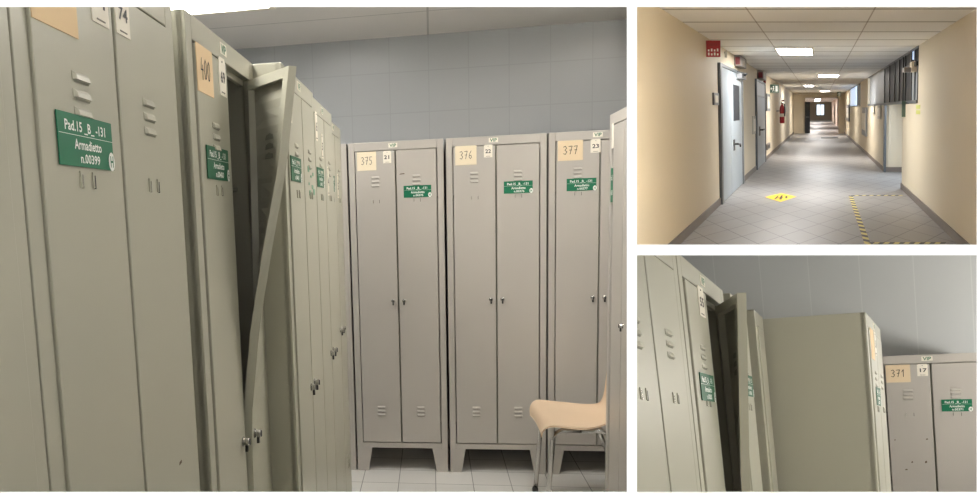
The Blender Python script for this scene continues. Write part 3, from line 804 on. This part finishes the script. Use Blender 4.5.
def exit_marks(g, b0, b1, z0_, z1_, y):
    w_, q = b1-b0, z1_-z0_
    # running figure, arrow and doorway
    g.lathe((b0+w_*.40, y, z0_+q*.74), [(q*.08, 0), (q*.08, .002)], 'lettering', n=10)
    for pl in ([(.36,.62),(.44,.64),(.40,.38),(.33,.40)], [(.34,.40),(.40,.40),(.30,.14),(.25,.16)], [(.38,.42),(.43,.40),(.50,.18),(.45,.17)], [(.30,.56),(.36,.62),(.36,.56),(.31,.50)], [(.43,.60),(.50,.50),(.53,.53),(.45,.64)]):
        g.add([(b0+w_*p, y, z0_+q*r) for p, r in pl], [(0,1,2,3)], 'lettering')
    g.box(b0+w_*.62, b0+w_*.88, y, y+.002, z0_+q*.15, z0_+q*.85, 'lettering')
    g.add([(b0+w_*.06, y, z0_+q*.5), (b0+w_*.16, y, z0_+q*.7), (b0+w_*.16, y, z0_+q*.3)], [(0,1,2)], 'lettering')
    g.box(b0+w_*.16, b0+w_*.24, y, y+.002, z0_+q*.45, z0_+q*.55, 'lettering')
hung('exit_sign', 770.0, 84.5, 778.8, 92.8, lw(770, 90)[0], 'exit_g', 'green emergency exit sign projecting from the left corridor wall', 'sign', exit_marks)
hung('exit_sign', 837.2, 92, 840.8, 96.3, 50, 'exit_g', 'small green exit sign over the right of the far doorway', 'sign', exit_marks, 'top')
hung('door_plate', 820, 93.3, 824.5, 95.5, 52.8, 'paper', 'white plate above the far doorway', 'plate', None, None)

# fire extinguisher
def extinguisher():
    hx, zx = lw(779.5, 124); _, ztop = lw(781, 97.5); b = -WL+.20
    hx = lw(776.5, 110)[0]
    b0, zb_ = RC.ath(779.3, 123.3, hx); b1, _ = RC.ath(785.0, 123.3, hx); zt_ = RC.ath(782, 100, hx)[1]
    cx = (b0+b1)/2; r = (b1-b0)/2*.86; hgt = zt_-zb_
    root = empty('fire_extinguisher', FC(cx, hx, zb_), 'red fire extinguisher hanging on the left corridor wall', 'fire extinguisher')
    g = MB(); g.lathe((cx, hx, zb_), [(r*.85, 0), (r, .03), (r, hgt*.62), (r*.8, hgt*.72), (r*.35, hgt*.80), (r*.3, hgt*.86)], 'red', axis='z', n=20); g.build('cylinder', FC, root, smooth=True)
    g = MB(); g.lathe((cx, hx, zb_), [(r*1.01, hgt*.28), (r*1.01, hgt*.42)], 'paper', axis='z', n=20); g.build('label_band', FC, root)
    g = MB(); g.box(cx-r*.35, cx+r*.35, hx-.06, hx+.06, zb_+hgt*.84, zb_+hgt*.9, 'black'); g.box(cx-r*.2, cx+r*.9, hx-.03, hx+.03, zb_+hgt*.94, zb_+hgt, 'red_d'); g.build('valve', FC, root)
    g = MB(); g.tube([(cx+r*.2, hx, zb_+hgt*.87), (cx+r*1.1, hx-.05, zb_+hgt*.8), (cx+r*1.2, hx-.08, zb_+hgt*.55), (cx+r*1.05, hx-.08, zb_+hgt*.3)], .022, 'black'); g.build('hose', FC, root)
    g = MB(); g.box(-WL, cx, hx-.03, hx+.03, zb_+hgt*.5, zb_+hgt*.56, 'boxg'); g.build('bracket', FC, root)
extinguisher()

# right side: high windows ----------------------------------------------------------------
def window(name, ua, ub, parts, zlow, ztop=ZT, rail=.05):
    root = bpy.data.objects.new(name, None); COL.objects.link(root)
    ha, hb2 = rw(ua, 90)[0], rw(ub, 90)[0]
    root.location = FC(WL, ha, zlow); root['_o'] = list(FC(WL, ha, zlow)); tag(root, kind='structure')
    g = MB(); g.box(WL-.03, WL+.08, ha, hb2, zlow-rail, zlow, 'door_fr'); g.box(WL-.01, WL+.06, ha, hb2, ztop-.03, ztop, 'alu')
    g.build('frame', FC, root)
    for (p0, p1, m, z0_, z1_) in parts:
        q0, q1 = rw(p0, 90)[0], rw(p1, 90)[0]
        g = MB(); g.box(WL+.02, WL+.04, q0, q1, z0_ if z0_ else zlow, z1_ if z1_ else ztop-.03, m); g.build('pane', FC, root)
        g = MB(); g.box(WL+.0, WL+.07, q0-.04, q0+.08, zlow, ztop-.03, 'door_fr' if m in ('pane', 'sky_pane') else 'dark'); g.build('mullion', FC, root)
    return root
zw = zb
w1 = window('window_1', 918, 868.5, [(917.5, 910.5, 'pane', None, zw+.55), (917.5, 914, 'pane_d', zw+.70, None), (914, 909.5, 'sky_pane', zw+.70, None), (910.5, 904.5, 'pane_d', None, None),
     (904.5, 902.3, 'pane_d', None, None), (902.3, 898.5, 'blind', None, None), (898.5, 894, 'pane_d', None, None), (894, 889, 'blind', None, None), (889, 884, 'pane_d', None, None), (884, 869.5, 'pane', None, None)], zw)
g = MB(); q0, q1 = rw(917.8, 90)[0], rw(905, 90)[0]; g.box(WL-.03, WL+.08, q0, q1, zw+.55, zw+.62, 'dark'); g.build('transom', FC, w1)
window('window_2', 860.5, 850, [(860.3, 857.2, 'pane_d', None, None), (857.2, 850.3, 'sky_pane', None, None)], zw, rail=.04)
# white unit on the window sill bar
hq = rw(915, 68)[0]; b0, zt_ = RC.ath(911, 61.5, hq); b1, zb_ = RC.ath(917.8, 72, hq)
root = empty('lamp_housing', FC(b0, hq, zb_), 'small cream lamp housing in the high window at the near end', 'lamp')
g = MB(); g.box(b0, b1, hq-.1, hq+.2, zb_, zt_, 'cream'); g.build('housing', FC, root, bevel=.02)
g = MB(); g.box(b0-.12, b0-.01, hq-.1, hq+.2, zb_, zb_+.07, 'boxg'); g.build('bracket', FC, root)
# boards by the right wall
hung('bracket_sign', 902.0, 101, 905.5, 117, rw(909, 100)[0], 'grey_g', 'narrow green sign hanging under the near end of the high window', 'sign', None, 'right')
def stick(name, u0, v0, u1, v1, m, label, cat, d=.004, m2=None):
    h0 = rw(u0, (v0+v1)/2)[0]; h1_ = rw(u1, (v0+v1)/2)[0]; um = (u0+u1)/2; zt_ = rw(um, v0)[1]; zb_ = rw(um, v1)[1]
    g = MB(); g.box(WL-d, WL, min(h0, h1_), max(h0, h1_), zb_, zt_, m)
    if m2: g.box(WL-d-.004, WL-d, min(h0, h1_)+.1*abs(h1_-h0), max(h0, h1_)-.1*abs(h1_-h0), zb_+.2*(zt_-zb_), zt_-.2*(zt_-zb_), m2)
    tag(g.build(name, FC), label, cat)
stick('wall_sticker', 916.2, 104.8, 920.2, 108.8, 'pale_y', 'upper of two yellow stickers on the right corridor wall', 'sticker')
stick('wall_sticker', 916.2, 110.2, 920.2, 114.2, 'pale_y', 'lower of two yellow stickers on the right corridor wall', 'sticker')
stick('notice_board', 863.3, 107.5, 867.6, 135.5, 'alu', 'tall dark-framed notice board on the right wall before the alcove', 'notice board', .06, 'paper')
stick('notice_strip', 873.2, 105.5, 875.2, 114, 'frame_w', 'shorter notice strip right of the dark-framed notice board', 'notice', .03, 'paper')
stick('notice_strip', 878.6, 105, 881.6, 119, 'frame_w', 'longer notice strip nearest the alcove corner', 'notice', .03, 'paper')
stick('notice_board', 847.5, 104.5, 850, 121, 'alu', 'small far notice board below the second high window', 'notice board', .06, 'paper')

# floor marks -----------------------------------------------------------------------------
def fp(u, v, z=.002): b, h = RC.atz(u, v, z); return b, h
def floor_poly(g, pts, m, z=.002): g.add([(b, h, z) for b, h in pts], [tuple(range(len(pts)))], m)
root = empty('floor_sticker', FC(*fp(781, 197.5), 0), 'yellow diamond warning sticker on the corridor floor', 'sticker')
c = [fp(765, 197), fp(781, 193.2), fp(796.5, 196.6), fp(780.5, 201.8)]
g = MB(); g.prism([], 0, 0, 'yellow') if False else None
top = [(b, h, .003) for b, h in c]; bot = [(b, h, 0) for b, h in c]
g.add(top+bot, [(3,2,1,0), (0,1,5,4), (1,2,6,5), (2,3,7,6), (3,0,4,7)], 'yellow'); g.build('sheet', FC, root)
g = MB()
for quad_ in ([(774, 199), (777.5, 195.5), (779, 195.5), (776, 199.2)], [(779, 199.3), (781, 195.3), (783, 195.3), (781.5, 199.5)], [(785, 198.2), (785.5, 195.8), (787.5, 196), (787.5, 198)], [(776.5, 197.6), (783, 197.2), (783, 197.8), (776.5, 198.2)]):
    floor_poly(g, [fp(u, v, .005) for u, v in quad_], 'black', .005)
g.build('footprint_marking', FC, root)
def tape(p, q, wpx, n, label, wide):
    (b0, h0), (b1, h1_) = fp(*p), fp(*q)
    d_ = Vector((b1-b0, h1_-h0)); L = d_.length; d_.normalize(); nn = Vector((-d_.y, d_.x))
    g = MB(); k = L/n
    for i in range(n):
        a = i*k; m_ = 'tape_y' if i % 2 else 'black'
        for (s0, s1, sk) in ((a, a+k, k*.55),):
            P4 = [(s0, -wide/2), (s1, -wide/2), (s1+sk, wide/2), (s0+sk, wide/2)]
            w4 = [(b0+d_.x*s+nn.x*t, h0+d_.y*s+nn.y*t) for s, t in P4]
            g.add([(x, y, .002) for x, y in w4]+[(x, y, 0) for x, y in w4], [(0,1,2,3), (0,4,5,1), (1,5,6,2), (2,6,7,3), (3,7,4,0)], m_)
    tag(g.build('floor_tape', FC), label, 'floor tape', 'hazard tape on the corridor floor')
tape((850.5, 195.4), (867.5, 243.5), 0, 30, 'black and yellow floor tape running along the corridor floor', .07)
tape((850.5, 195.4), (901.5, 195.4), 0, 14, 'farther black and yellow tape crossing to the right wall', .10)
tape((867.5, 242.9), (944, 242.9), 0, 15, 'nearest black and yellow tape across the floor at the bottom edge', .09)
b0, h0 = fp(821, 137.6); b1, h1_ = fp(838.5, 138.4)
g = MB(); g.box(b0, b1, h0-1.0, h0+1.0, 0, .01, 'pane_d'); tag(g.build('floor_grate', FC), 'thin dark grate across the floor near the far doorway', 'grate')

# ceiling lights --------------------------------------------------------------------------
def hall_light(u0, v0, u1, v1, lab):
    ba, ha = RC.atz(u0, v0, ZT); bb, hb_ = RC.atz(u1, v0, ZT); _, hc_ = RC.atz(u0, v1, ZT)
    fixture(RC, ba, bb, min(ha, hc_), max(ha, hc_), ZT, 'lampc', lab, 'square ceiling lights along the corridor')
hall_light(778.5, 54, 814, 47.5, 'nearest and largest glowing ceiling light of the corridor')
hall_light(817.5, 76.6, 838.5, 74.4, 'second glowing ceiling light of the corridor, right of the nearest')
hall_light(804.5, 86.2, 814, 85.0, 'third glowing ceiling light, left side of the far corridor ceiling')
hall_light(820, 91.2, 829.5, 90.5, 'farthest glowing ceiling light before the far doorway')
def smoke(u, v, lab):
    b, h = RC.atz(u, v, ZT); g = MB(); g.lathe((b, h, ZT), [(.06, 0), (.06, -.03), (.03, -.05)], 'tag', axis='z', n=12); tag(g.build('smoke_detector', FC), lab, 'smoke detector')
smoke(817, 86, 'small round detector beside the third ceiling light')
for i, (bq, hq0) in enumerate(((-.3, 60), (-.1, 78), (-.2, 96))):
    fixture(RC, bq-.3, bq+.3, hq0, hq0+3, ZT-.1, 'lampc', ('nearest', 'middle', 'farthest')[i] + ' ceiling light in the passage beyond the far doorway', 'passage lights beyond the doorway')

# daylight coming in through the alcove
def area(name, loc, target, sx, sy, p, col):
    l = bpy.data.lights.new(name, 'AREA'); l.shape = 'RECTANGLE'; l.size = sx; l.size_y = sy; l.energy = p; l.color = col
    o = bpy.data.objects.new(name, l); COL.objects.link(o); o.location = loc
    o.rotation_euler = (target-loc).to_track_quat('-Z', 'Y').to_euler(); return o
area('alcove_daylight', FC(WL+1.4, (h2+h3_)/2, 2.0), FC(WL-1.2, (h2+h3_)/2-.5, 0), 1.4, 1.0, 130, (.75, .86, 1))
fixture(RC, -.4, .6, 3.4, 5.0, ZT-.28, 'lampn', 'added white pendant light over the near corridor, unseen just above the frame', 'square ceiling lights along the corridor', drop=.28)  # unseen pendant, added to lift the near corridor ceiling and walls
for hq, lab in ((.9, 'nearer added, unseen long white wall light on the right wall of the side room'), (3.2, 'farther added, unseen long white wall light on the right wall of the side room')):  # both added out of view to brighten the side room
  fr = Frame(R3.P(1.2, hq, 1.42), R3.H, R3.B, R3.U)
  root = empty('added_wall_light', fr(0, 0, 0), lab, 'added wall light')
  g = MB(); g.box(0, 1.5, -.03, 0, 0, .22, 'tag'); g.build('housing', fr, root)
  g = MB(); g.box(.03, 1.47, -.08, -.03, .02, .20, 'lamp3' if hq < 2 else 'lamp4'); g.build('diffuser', fr, root, bevel=.01)

for o in bpy.data.objects:
    if '_o' in o: del o['_o']
